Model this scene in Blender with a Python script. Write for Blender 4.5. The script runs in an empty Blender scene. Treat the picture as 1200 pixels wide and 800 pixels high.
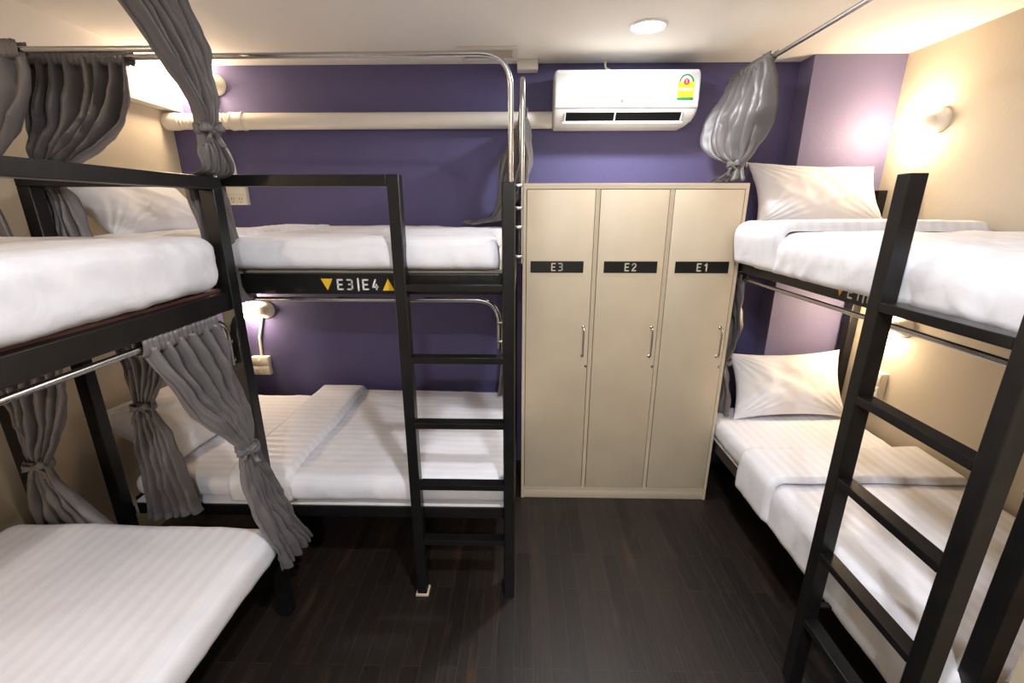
import bpy, bmesh, math, random
from mathutils import Vector, Matrix, noise
random.seed(7)
C = bpy.context.scene.collection
SC = bpy.context.scene
PI = math.pi
V = Vector

# ------------------------------------------------------------------ camera
FPX = 522.0
TILT = math.atan(156 / FPX)
YAW = math.atan(11 / FPX)
cam_d = bpy.data.cameras.new('camera')
cam_d.sensor_width = 36.0
cam_d.lens = FPX / 1200 * 36.0
cam_d.clip_start = 0.02
cam = bpy.data.objects.new('camera', cam_d)
C.objects.link(cam)
cam.location = (0, 0, 1.75)
cam.rotation_euler = (PI / 2 - TILT, 0, YAW)
SC.camera = cam

# ------------------------------------------------------------------ world, exposure
SC.view_settings.view_transform = 'Standard'
SC.view_settings.look = 'None'
SC.view_settings.gamma = 1
SC.view_settings.use_curve_mapping = False
SC.view_settings.exposure = 0.0
w = bpy.data.worlds.new('world')
SC.world = w
w.use_nodes = True
w.node_tree.nodes['Background'].inputs[0].default_value = (0.9, 0.92, 1, 1)
w.node_tree.nodes['Background'].inputs[1].default_value = 0.02

BULB_UPPER = 175.0      # emission of the upper wall bulbs
BULB_LOWER = 190.0
BULB_COL = (1.0, 0.76, 0.50)
DOWN_COL = (0.95, 0.965, 1.0)
DOWN_W = {'visible': 16.0, 'aisle': 33.0, 'behind': 50.0}

# room measures
XL, XR, YB, YF, ZC = -2.07, 2.03, 2.85, -1.9, 2.53

# ------------------------------------------------------------------ materials
def mat(name, col, rough=0.5, metal=0.0, emit=None, estr=0.0, spec=0.5, sheen=0.0, bump=None, var=None, coat=0.0):
    m = bpy.data.materials.new(name)
    m.use_nodes = True
    nt = m.node_tree
    b = nt.nodes['Principled BSDF']
    b.inputs['Base Color'].default_value = (*col, 1)
    b.inputs['Roughness'].default_value = rough
    b.inputs['Metallic'].default_value = metal
    b.inputs['Specular IOR Level'].default_value = spec
    b.inputs['Coat Weight'].default_value = coat
    if sheen:
        b.inputs['Sheen Weight'].default_value = sheen
    if emit:
        b.inputs['Emission Color'].default_value = (*emit, 1)
        b.inputs['Emission Strength'].default_value = estr
    tc = nt.nodes.new('ShaderNodeTexCoord')
    if var:                                   # (scale, second colour, amount)
        n = nt.nodes.new('ShaderNodeTexNoise')
        n.inputs['Scale'].default_value = var[0]
        n.inputs['Detail'].default_value = 6
        nt.links.new(tc.outputs['Object'], n.inputs['Vector'])
        mx = nt.nodes.new('ShaderNodeMixRGB')
        mx.inputs[1].default_value = (*col, 1)
        mx.inputs[2].default_value = (*var[1], 1)
        r = nt.nodes.new('ShaderNodeMapRange')
        r.inputs['From Min'].default_value = 0.4
        r.inputs['From Max'].default_value = 0.7
        r.inputs['To Max'].default_value = var[2]
        nt.links.new(n.outputs['Fac'], r.inputs['Value'])
        nt.links.new(r.outputs['Result'], mx.inputs[0])
        nt.links.new(mx.outputs[0], b.inputs['Base Color'])
    if bump:                                  # (scale, strength)
        n2 = nt.nodes.new('ShaderNodeTexNoise')
        n2.inputs['Scale'].default_value = bump[0]
        n2.inputs['Detail'].default_value = 8
        nt.links.new(tc.outputs['Object'], n2.inputs['Vector'])
        bp = nt.nodes.new('ShaderNodeBump')
        bp.inputs['Strength'].default_value = bump[1]
        bp.inputs['Distance'].default_value = 0.01
        nt.links.new(n2.outputs['Fac'], bp.inputs['Height'])
        nt.links.new(bp.outputs['Normal'], b.inputs['Normal'])
    return m

def sheet_mat(name, axis):
    """white satin-stripe bedding: the stripes are a weave, so they alter gloss and tone slightly"""
    m = mat(name, (0.80, 0.78, 0.80), 0.6, spec=0.3, sheen=0.1)
    nt = m.node_tree
    b = nt.nodes['Principled BSDF']
    tc = nt.nodes.new('ShaderNodeTexCoord')
    wv = nt.nodes.new('ShaderNodeTexWave')
    wv.wave_type = 'BANDS'
    wv.bands_direction = axis
    wv.inputs['Scale'].default_value = 6.2
    wv.inputs['Distortion'].default_value = 0.25
    wv.inputs['Detail'].default_value = 1
    nt.links.new(tc.outputs['Object'], wv.inputs['Vector'])
    cr = nt.nodes.new('ShaderNodeValToRGB')  # out-of-view lamp added to brighten the ceiling
    cr.color_ramp.elements[0].position = 0.42
    cr.color_ramp.elements[1].position = 0.58
    cr.color_ramp.elements[0].color = (0.755, 0.75, 0.80, 1)
    cr.color_ramp.elements[1].color = (0.805, 0.80, 0.845, 1)
    nt.links.new(wv.outputs['Fac'], cr.inputs[0])
    nt.links.new(cr.outputs[0], b.inputs['Base Color'])
    mr = nt.nodes.new('ShaderNodeMapRange')
    mr.inputs['To Min'].default_value = 0.62
    mr.inputs['To Max'].default_value = 0.42
    nt.links.new(wv.outputs['Fac'], mr.inputs['Value'])
    nt.links.new(mr.outputs['Result'], b.inputs['Roughness'])
    n2 = nt.nodes.new('ShaderNodeTexNoise')
    n2.inputs['Scale'].default_value = 14
    n2.inputs['Detail'].default_value = 5
    n2.inputs['Distortion'].default_value = 1.2
    nt.links.new(tc.outputs['Object'], n2.inputs['Vector'])
    bp = nt.nodes.new('ShaderNodeBump')
    bp.inputs['Strength'].default_value = 0.14
    bp.inputs['Distance'].default_value = 0.02
    nt.links.new(n2.outputs['Fac'], bp.inputs['Height'])
    nt.links.new(bp.outputs['Normal'], b.inputs['Normal'])
    return m

def floor_mat():
    m = mat('dark_wood_floor', (0.02, 0.012, 0.009), 0.4, spec=0.5)
    nt = m.node_tree
    b = nt.nodes['Principled BSDF']
    L = nt.links.new
    tc = nt.nodes.new('ShaderNodeTexCoord')
    mp = nt.nodes.new('ShaderNodeMapping')
    mp.inputs['Rotation'].default_value = (0, 0, PI / 2)
    L(tc.outputs['Object'], mp.inputs['Vector'])
    br = nt.nodes.new('ShaderNodeTexBrick')
    br.offset = 0.37
    br.offset_frequency = 2
    br.inputs['Scale'].default_value = 1.0
    br.inputs['Brick Width'].default_value = 0.62
    br.inputs['Row Height'].default_value = 0.075
    br.inputs['Mortar Size'].default_value = 0.0011
    br.inputs['Mortar Smooth'].default_value = 0.2
    br.inputs['Color1'].default_value = (0.009, 0.0065, 0.0055, 1)
    br.inputs['Color2'].default_value = (0.020, 0.0135, 0.0105, 1)
    br.inputs['Mortar'].default_value = (0.040, 0.029, 0.023, 1)
    L(mp.outputs[0], br.inputs['Vector'])
    mp2 = nt.nodes.new('ShaderNodeMapping')
    mp2.inputs['Scale'].default_value = (9, 1.4, 1)
    L(tc.outputs['Object'], mp2.inputs['Vector'])
    n = nt.nodes.new('ShaderNodeTexNoise')
    n.inputs['Scale'].default_value = 1.6
    n.inputs['Detail'].default_value = 8
    L(mp2.outputs[0], n.inputs['Vector'])
    cr = nt.nodes.new('ShaderNodeValToRGB')
    cr.color_ramp.elements[0].position = 0.6
    cr.color_ramp.elements[1].position = 0.8
    L(n.outputs['Fac'], cr.inputs[0])
    mx = nt.nodes.new('ShaderNodeMixRGB')
    L(cr.outputs[0], mx.inputs[0])
    L(br.outputs['Color'], mx.inputs[1])
    mx.inputs[2].default_value = (0.060, 0.030, 0.014, 1)
    L(mx.outputs[0], b.inputs['Base Color'])
    mp3 = nt.nodes.new('ShaderNodeMapping')
    mp3.inputs['Scale'].default_value = (60, 4, 1)
    L(tc.outputs['Object'], mp3.inputs['Vector'])
    n3 = nt.nodes.new('ShaderNodeTexNoise')
    n3.inputs['Scale'].default_value = 1.5
    n3.inputs['Detail'].default_value = 6
    L(mp3.outputs[0], n3.inputs['Vector'])
    mr = nt.nodes.new('ShaderNodeMapRange')
    mr.inputs['To Min'].default_value = 0.30
    mr.inputs['To Max'].default_value = 0.58
    L(n3.outputs['Fac'], mr.inputs['Value'])
    L(mr.outputs['Result'], b.inputs['Roughness'])
    bp = nt.nodes.new('ShaderNodeBump')
    bp.inputs['Strength'].default_value = 0.25
    bp.inputs['Distance'].default_value = 0.004
    ad = nt.nodes.new('ShaderNodeMath')
    ad.operation = 'SUBTRACT'
    L(n3.outputs['Fac'], ad.inputs[0])
    L(br.outputs['Fac'], ad.inputs[1])
    L(ad.outputs[0], bp.inputs['Height'])
    L(bp.outputs['Normal'], b.inputs['Normal'])
    return m

M = {
    'purple': mat('indigo_wall_paint', (0.098, 0.088, 0.205), 0.55, bump=(55, 0.12), spec=0.3),
    'lilac': mat('lilac_column', (0.17, 0.155, 0.275), 0.55, bump=(55, 0.12), spec=0.3),  # column colour, lighter than the back wall
    'beige': mat('beige_wall_paint', (0.54, 0.48, 0.38), 0.7, bump=(60, 0.08), spec=0.25),
    'cream': mat('cream_ceiling_paint', (0.89, 0.855, 0.80), 0.75, bump=(40, 0.05), spec=0.2),
    'floor': floor_mat(),
    'black': mat('black_painted_steel', (0.006, 0.0055, 0.006), 0.34, spec=0.35, bump=(35, 0.06), var=(14, (0.012, 0.011, 0.010), 0.6)),
    'chrome': mat('chrome_tube', (0.50, 0.49, 0.48), 0.25, metal=1.0),
    'board': mat('maroon_bed_board', (0.09, 0.03, 0.025), 0.6),
    'ply': mat('pale_bed_board', (0.45, 0.40, 0.34), 0.6),
    'sheet_x': sheet_mat('striped_sheet_across', 'X'),
    'sheet_y': sheet_mat('striped_sheet_along', 'Y'),
    'pillow': mat('white_pillowcase', (0.80, 0.79, 0.82), 0.6, spec=0.3, sheen=0.15, bump=(10, 0.3)),
    'satin': mat('grey_satin_curtain', (0.118, 0.106, 0.109), 0.42, spec=0.6, sheen=0.12, bump=(240, 0.08), var=(3, (0.145, 0.130, 0.132), 0.6)),
    'locker': mat('cream_laminate', (0.63, 0.53, 0.385), 0.42, spec=0.45, var=(5, (0.59, 0.485, 0.35), 0.8)),
    'locker_gap': mat('locker_gap_shade', (0.16, 0.12, 0.07), 0.6),  # dark tone standing in for the shade in the door gaps
    'plate': mat('black_number_plate', (0.006, 0.006, 0.006), 0.35),
    'ivory': mat('ivory_lettering', (0.80, 0.74, 0.60), 0.5),
    'white_paint': mat('white_lettering', (0.80, 0.80, 0.80), 0.5),
    'yellow': mat('yellow_arrow_paint', (0.78, 0.48, 0.02), 0.5),
    'ac': mat('white_glossy_plastic', (0.79, 0.79, 0.785), 0.28, spec=0.5),
    'ac_dark': mat('black_vent_plastic', (0.006, 0.006, 0.006), 0.8, spec=0.1),
    'pvc': mat('white_duct_plastic', (0.74, 0.70, 0.64), 0.4),
    'socket': mat('ivory_plastic', (0.76, 0.72, 0.62), 0.4),
    'socket_dark': mat('dark_socket_hole', (0.05, 0.045, 0.04), 0.5),
    'ceramic': mat('white_lamp_ceramic', (0.82, 0.78, 0.70), 0.3),
    'bulb_u': mat('glowing_bulb_glass', (1, 0.9, 0.75), 0.4, emit=BULB_COL, estr=BULB_UPPER),
    'bulb_l': mat('glowing_small_bulb_glass', (1, 0.9, 0.75), 0.4, emit=BULB_COL, estr=BULB_LOWER),
    'diffuser': mat('lit_downlight_diffuser', (1, 1, 1), 0.4, emit=(1, 0.97, 0.93), estr=12.0),
    'sticker': mat('yellow_energy_label', (0.86, 0.68, 0.03), 0.45),
    'green': mat('green_label_band', (0.03, 0.22, 0.08), 0.45),
    'red': mat('red_label_dot', (0.55, 0.03, 0.02), 0.45),
    'grey_mark': mat('grey_logo', (0.07, 0.07, 0.075), 0.4),
    'pad': mat('pale_wooden_shim', (0.60, 0.50, 0.36), 0.7),
    'mattress': mat('white_mattress_ticking', (0.78, 0.76, 0.77), 0.7),
}

# ------------------------------------------------------------------ object helpers
def thing(name, label, cat, loc, group=None):
    o = bpy.data.objects.new(name, None)
    C.objects.link(o)
    o.location = loc
    o.empty_display_size = 0.1
    o['label'] = label
    o['category'] = cat
    if group:
        o['group'] = group
    return o

def world_loc(o):
    p = V((0, 0, 0))
    while o:
        p = p + o.location
        o = o.parent
    return p

def obj(name, bm, m, parent=None, smooth=True, label=None, cat=None, group=None, kind=None, origin=None, angle=40):
    """bm is in world coordinates; mats is one material or a list"""
    bm.normal_update()
    if parent:
        o0 = world_loc(parent)
    elif origin is not None:
        o0 = V(origin)
    else:
        xs = [v.co.x for v in bm.verts]; ys = [v.co.y for v in bm.verts]; zs = [v.co.z for v in bm.verts]
        o0 = V(((min(xs) + max(xs)) / 2, (min(ys) + max(ys)) / 2, min(zs)))
    bmesh.ops.translate(bm, verts=bm.verts, vec=-o0)
    me = bpy.data.meshes.new(name)
    bm.to_mesh(me)
    bm.free()
    for mm in (m if isinstance(m, (list, tuple)) else [m]):
        me.materials.append(mm)
    if smooth:
        for p in me.polygons:
            p.use_smooth = True
        try:
            me.set_sharp_from_angle(angle=math.radians(angle))
        except Exception:
            pass
    o = bpy.data.objects.new(name, me)
    C.objects.link(o)
    if parent:
        o.parent = parent
    else:
        o.location = o0
    if label: o['label'] = label
    if cat: o['category'] = cat
    if group: o['group'] = group
    if kind: o['kind'] = kind
    return o

def box(bm, x0, x1, y0, y1, z0, z1, bev=0.0, mi=0, seg=2):
    x0, x1 = min(x0, x1), max(x0, x1)
    y0, y1 = min(y0, y1), max(y0, y1)
    z0, z1 = min(z0, z1), max(z0, z1)
    vs = [bm.verts.new((x, y, z)) for x in (x0, x1) for y in (y0, y1) for z in (z0, z1)]
    idx = [(0, 1, 3, 2), (4, 6, 7, 5), (0, 4, 5, 1), (2, 3, 7, 6), (0, 2, 6, 4), (1, 5, 7, 3)]
    fs = []
    for f in idx:
        fc = bm.faces.new([vs[i] for i in f])
        fc.material_index = mi
        fs.append(fc)
    if bev > 0:
        es = list({e for f in fs for e in f.edges})
        r = bmesh.ops.bevel(bm, geom=es, offset=bev, segments=seg, affect='EDGES', profile=0.5)
        for f in r['faces']:
            f.material_index = mi
    return vs

def B(*a, **k):
    bm = bmesh.new()
    box(bm, *a, **k)
    return bm

def tube(bm, pts, r, n=10, mi=0, cap=True):
    """round tube along a polyline"""
    pts = [V(p) for p in pts]
    rings = []
    t_prev = None
    up = None
    for i, p in enumerate(pts):
        if i == 0: t = (pts[1] - p).normalized()
        elif i == len(pts) - 1: t = (p - pts[i - 1]).normalized()
        else: t = ((pts[i + 1] - p).normalized() + (p - pts[i - 1]).normalized()).normalized()
        if up is None:
            up = V((0, 0, 1)) if abs(t.z) < 0.9 else V((1, 0, 0))
        side = t.cross(up).normalized()
        up = side.cross(t).normalized()
        rr = r[i] if isinstance(r, (list, tuple)) else r
        rings.append([bm.verts.new(p + side * math.cos(2 * PI * k / n) * rr + up * math.sin(2 * PI * k / n) * rr) for k in range(n)])
    for a, b in zip(rings, rings[1:]):
        for k in range(n):
            f = bm.faces.new([a[k], a[(k + 1) % n], b[(k + 1) % n], b[k]])
            f.material_index = mi
    if cap:
        for ring, rev in ((rings[0], False), (rings[-1], True)):
            f = bm.faces.new(ring[::-1] if not rev else ring)
            f.material_index = mi
    bmesh.ops.recalc_face_normals(bm, faces=bm.faces)

def rounded(pts, rad, n=8):
    """polyline with its inner corners rounded"""
    pts = [V(p) for p in pts]
    out = [pts[0]]
    for i in range(1, len(pts) - 1):
        a, p, b = pts[i - 1], pts[i], pts[i + 1]
        d1 = (a - p).normalized(); d2 = (b - p).normalized()
        s = p + d1 * rad; e = p + d2 * rad
        for k in range(n + 1):
            t = k / n
            out.append((1 - t) ** 2 * s + 2 * t * (1 - t) * p + t * t * e)
    out.append(pts[-1])
    return out

def disc_lathe(bm, c, axis, prof, n=28, mi=0):
    """lathe: prof = [(distance along axis, radius)]"""
    c = V(c); ax = V(axis).normalized()
    h = V((0, 0, 1)) if abs(ax.z) < 0.9 else V((1, 0, 0))
    s = ax.cross(h).normalized(); t = s.cross(ax).normalized()
    rings = []
    for d, r in prof:
        r = max(r, 1e-4)
        rings.append([bm.verts.new(c + ax * d + s * math.cos(2 * PI * k / n) * r + t * math.sin(2 * PI * k / n) * r) for k in range(n)])
    for a, b in zip(rings, rings[1:]):
        for k in range(n):
            f = bm.faces.new([a[k], a[(k + 1) % n], b[(k + 1) % n], b[k]])
            f.material_index = mi
    for ring in (rings[0], rings[-1]):
        f = bm.faces.new(ring); f.material_index = mi
    bmesh.ops.recalc_face_normals(bm, faces=bm.faces)

def fnoise(p, sc, octv=3):
    return noise.fractal(V(p) * sc, 0.9, 2.0, octv)

def ridge(x, y, seed):
    """thin raised creases between flat areas of cloth, a few centimetres apart"""
    wx = x + 0.25 * noise.noise(V((x * 0.6, y * 0.6, seed + 9)))
    a = abs(noise.noise(V((wx, y, seed))))
    return max(0.0, 1 - a * 2.4) ** 1.5

def soft_box(bm, x0, x1, y0, y1, z0, z1, r, step=0.03, amp=0.006, seed=0.0, wr=None, stretch=(1, 1, 1)):
    """rounded cushion-like box, gently uneven; wr(p, n) may return extra outward displacement"""
    lo = V((x0, y0, z0)); hi = V((x1, y1, z1))
    r = min(r, (z1 - z0) * 0.499)
    cnt = [max(2, int(round((hi[i] - lo[i]) / (step if i < 2 else min(step, 0.016))))) for i in range(3)]
    cache = {}
    def vert(i, j, k):
        key = (i, j, k)
        if key in cache: return cache[key]
        p = V([lo[a] + (hi[a] - lo[a]) * q / cnt[a] for a, q in enumerate((i, j, k))])
        inner = V([min(max(p[a], lo[a] + r), hi[a] - r) for a in range(3)])
        d = p - inner
        n = d.normalized() if d.length > 1e-6 else V((0, 0, 1))
        q = inner + n * r
        a = amp * fnoise((q.x * stretch[0] + seed, q.y * stretch[1], q.z * stretch[2]), 3.2)
        if wr: a += wr(q, n)
        cache[key] = bm.verts.new(q + n * a)
        return cache[key]
    for ax in range(3):
        u, v = [a for a in range(3) if a != ax]
        for side in (0, cnt[ax]):
            for i in range(cnt[u]):
                for j in range(cnt[v]):
                    ids = []
                    for di, dj in ((0, 0), (1, 0), (1, 1), (0, 1)):
                        k = [0, 0, 0]; k[ax] = side; k[u] = i + di; k[v] = j + dj
                        ids.append(vert(*k))
                    try: bm.faces.new(ids)
                    except ValueError: pass
    bmesh.ops.recalc_face_normals(bm, faces=bm.faces)

def resample(pts, step):
    out = []
    for a, b in zip(pts, pts[1:]):
        a = V(a); b = V(b)
        n = max(1, int(round((b - a).length / step)))
        for k in range(n): out.append(a + (b - a) * k / n)
    out.append(V(pts[-1]))
    return out

def drape(mapf, prof, b0, b1, step=0.013, amp=0.012, seed=0.0, thick=0.022, endr=0.035, puff=0.0, wrinkle=0.006, skew=0.0, end_lo=True, end_hi=True):
    """cloth lying over a bed: prof = (across, height) polyline with rounded corners, b runs along the bed.
    mapf(across, along, height) gives the place in the room. Returned as a closed quilt with thickness."""
    pr = [V((a, z, 0)) for a, z in prof]
    pr = resample(rounded(pr, 0.045, 6), step)
    nb = max(3, int((b1 - b0) / step))
    bm = bmesh.new()
    top = []
    bot = []
    total = len(pr) - 1
    for i, p in enumerate(pr):
        if i == 0: t = pr[1] - p
        elif i == total: t = p - pr[i - 1]
        else: t = pr[i + 1] - pr[i - 1]
        t.normalize()
        n = V((-t.y, t.x, 0))
        rt, rb = [], []
        for j in range(nb + 1):
            f = j / nb
            bb = b0 + (b1 - b0) * f
            hem = min(1.0, (i / max(1, total)) * 6)
            bb2 = bb + skew * (1 - abs(i / total * 2 - 1)) * 0 + 0.012 * fnoise((p.x * 3 + seed, bb * 0.0, p.y * 3), 1.0)
            d_end = 1e3
            if end_lo: d_end = min(d_end, (bb - b0))
            if end_hi: d_end = min(d_end, (b1 - bb))
            d_side = min(i, total - i) * step
            e = min(1.0, d_end / endr); e2 = min(1.0, d_side / endr)
            fall = math.sqrt(max(0.0, 1 - (1 - e) ** 2)) * math.sqrt(max(0.0, 1 - (1 - e2) ** 2))
            w1 = amp * fnoise((p.x + seed, bb, p.y), 2.6)
            # fine creases running mostly down the hanging side
            side_f = 1.0 if abs(t.y) > 0.6 else 0.35
            sl = i * step
            w2 = wrinkle * side_f * (0.55 * ridge(bb * 7 + sl * 5, sl * 2.4 - bb * 1.0, seed) + 0.2 * ridge(bb * 14 - sl * 6, sl * 4 + bb * 2, seed + 4)) + wrinkle * 0.25 * ridge(bb * 4 + sl * 9, bb * 2.5 - sl * 2, seed + 7)
            th = thick * (0.15 + 0.85 * fall) + puff * fall
            off = max(0.003, th + (w1 + w2) * (0.3 + 0.7 * fall))
            q = p + n * off
            rt.append(bm.verts.new(mapf(q.x, bb2, q.y)))
            q = p + n * 0.001
            rb.append(bm.verts.new(mapf(q.x, bb2, q.y)))
        top.append(rt); bot.append(rb)
    def quad(a, b, c, d):
        try: bm.faces.new((a, b, c, d))
        except ValueError: pass
    for i in range(total):
        for j in range(nb):
            quad(top[i][j], top[i + 1][j], top[i + 1][j + 1], top[i][j + 1])
            quad(bot[i][j], bot[i][j + 1], bot[i + 1][j + 1], bot[i + 1][j])
    for i in range(total):
        for j in (0, nb):
            quad(top[i][j], bot[i][j], bot[i + 1][j], top[i + 1][j])
    for j in range(nb):
        for i in (0, total):
            quad(top[i][j], top[i][j + 1], bot[i][j + 1], bot[i][j])
    bmesh.ops.recalc_face_normals(bm, faces=bm.faces)
    return bm

# ------------------------------------------------------------------ stroke lettering
GL = {
    'E': [[(0.5, 0), (0, 0), (0, 1), (0.5, 1)], [(0, 0.5), (0.42, 0.5)]],
    '3': [[(0.02, 1), (0.36, 1), (0.5, 0.9), (0.5, 0.62), (0.38, 0.52), (0.16, 0.52)], [(0.38, 0.52), (0.5, 0.42), (0.5, 0.1), (0.36, 0), (0.02, 0)]],
    '2': [[(0.02, 0.8), (0.05, 0.94), (0.15, 1), (0.38, 1), (0.5, 0.88), (0.5, 0.64), (0.02, 0.08), (0.02, 0), (0.52, 0)]],
    '1': [[(0.08, 0.78), (0.32, 1), (0.32, 0)]],
    '4': [[(0.3, 1), (0.0, 0.25), (0.52, 0.25)], [(0.38, 0.5), (0.38, 0)]],
    '|': [[(0.15, -0.12), (0.15, 1.12)]],
    'L': [[(0, 1), (0, 0), (0.48, 0)]],
    'G': [[(0.5, 0.85), (0.38, 1), (0.12, 1), (0, 0.85), (0, 0.15), (0.12, 0), (0.5, 0), (0.5, 0.45), (0.3, 0.45)]],
    '5': [[(0.5, 1), (0.05, 1), (0.03, 0.55), (0.38, 0.58), (0.5, 0.45), (0.5, 0.12), (0.36, 0), (0, 0)]],
}
def lettering(bm, s, origin, right, up, h, stroke, gap=0.28, mi=0, depth=0.0015):
    """flat raised strokes; origin = lower left corner; returns width used"""
    o = V(origin); R = V(right).normalized(); U = V(up).normalized()
    N = R.cross(U)
    x = 0.0
    def prism(poly):
        a = [bm.verts.new(o + R * p[0] + U * p[1]) for p in poly]
        b = [bm.verts.new(o + R * p[0] + U * p[1] + N * depth) for p in poly]
        f = [bm.faces.new(b)]
        n = len(poly)
        for k in range(n):
            f.append(bm.faces.new((a[k], a[(k + 1) % n], b[(k + 1) % n], b[k])))
        for q in f: q.material_index = mi
    for ch in s:
        if ch == ' ':
            x += 0.35 * h; continue
        wmax = 0
        for pl in GL[ch]:
            for p in pl:
                wmax = max(wmax, p[0])
                cx, cy = x + p[0] * h, p[1] * h
                prism([(cx + math.cos(2 * PI * k / 10) * stroke / 2, cy + math.sin(2 * PI * k / 10) * stroke / 2) for k in range(10)])
            for p, q in zip(pl, pl[1:]):
                a = V((x + p[0] * h, p[1] * h)); b = V((x + q[0] * h, q[1] * h))
                d = (b - a).normalized(); n = V((-d.y, d.x)) * stroke / 2
                prism([a - n, b - n, b + n, a + n])
        x += (wmax + gap) * h
    return x - gap * h

def tri(bm, cx, cz, wdt, hgt, upward, mapf, depth=0.0015, mi=1):
    s = 1 if upward else -1
    pts = [(-wdt / 2, -s * hgt / 2), (wdt / 2, -s * hgt / 2), (0, s * hgt / 2)]
    a = [bm.verts.new(mapf(cx + p[0], cz + p[1], 0)) for p in pts]
    b = [bm.verts.new(mapf(cx + p[0], cz + p[1], depth)) for p in pts]
    fs = [bm.faces.new(b)] + [bm.faces.new((a[k], a[(k + 1) % 3], b[(k + 1) % 3], b[k])) for k in range(3)]
    for f in fs: f.material_index = mi

# ================================================================== THE SETTING
T = 0.12
def struct(name, bm, m):
    return obj(name, bm, m, smooth=False, kind='structure')
struct('floor', B(XL - T, XR + T, YF - T, YB + T, -0.1, 0), M['floor'])
struct('ceiling', B(XL - T, XR + T, YF - T, YB + T, ZC, ZC + 0.1), M['cream'])
struct('wall_back', B(XL - T, XR + T, YB, YB + T, 0, ZC), M['purple'])
struct('wall_left', B(XL - T, XL, YF, YB, 0, ZC), M['beige'])
struct('wall_right', B(XR, XR + T, YF, YB, 0, ZC), M['beige'])
struct('wall_front', B(XL - T, XR + T, YF - T, YF, 0, ZC), M['beige'])
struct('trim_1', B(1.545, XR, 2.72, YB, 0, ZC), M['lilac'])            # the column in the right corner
struct('trim_2', B(XL, -1.99, YF, YB, 2.29, ZC), M['cream'])           # the dropped beam along the left wall
# ceiling hatch and the small trunking box by the back wall
hatch = thing('ceiling_hatch', 'small white square access hatch in the ceiling left of the air conditioner', 'hatch', (-0.18, 2.66, ZC))
bm = bmesh.new()
for a in ((-0.33, -0.03, 2.56, 2.585), (-0.33, -0.03, 2.735, 2.76), (-0.33, -0.305, 2.585, 2.735), (-0.055, -0.03, 2.585, 2.735)):
    box(bm, a[0], a[1], a[2], a[3], ZC - 0.012, ZC, 0.003)
obj('frame', bm, M['pvc'], hatch)
obj('panel', B(-0.303, -0.057, 2.587, 2.733, ZC - 0.005, ZC), mat('hatch_panel', (0.50, 0.45, 0.38), 0.6), hatch)
obj('junction_box', B(-0.03, 0.085, 2.765, YB, ZC - 0.05, ZC, bev=0.005), M['pvc'], label='small white box where ceiling meets the purple wall, left of the air conditioner', cat='junction box')

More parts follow.
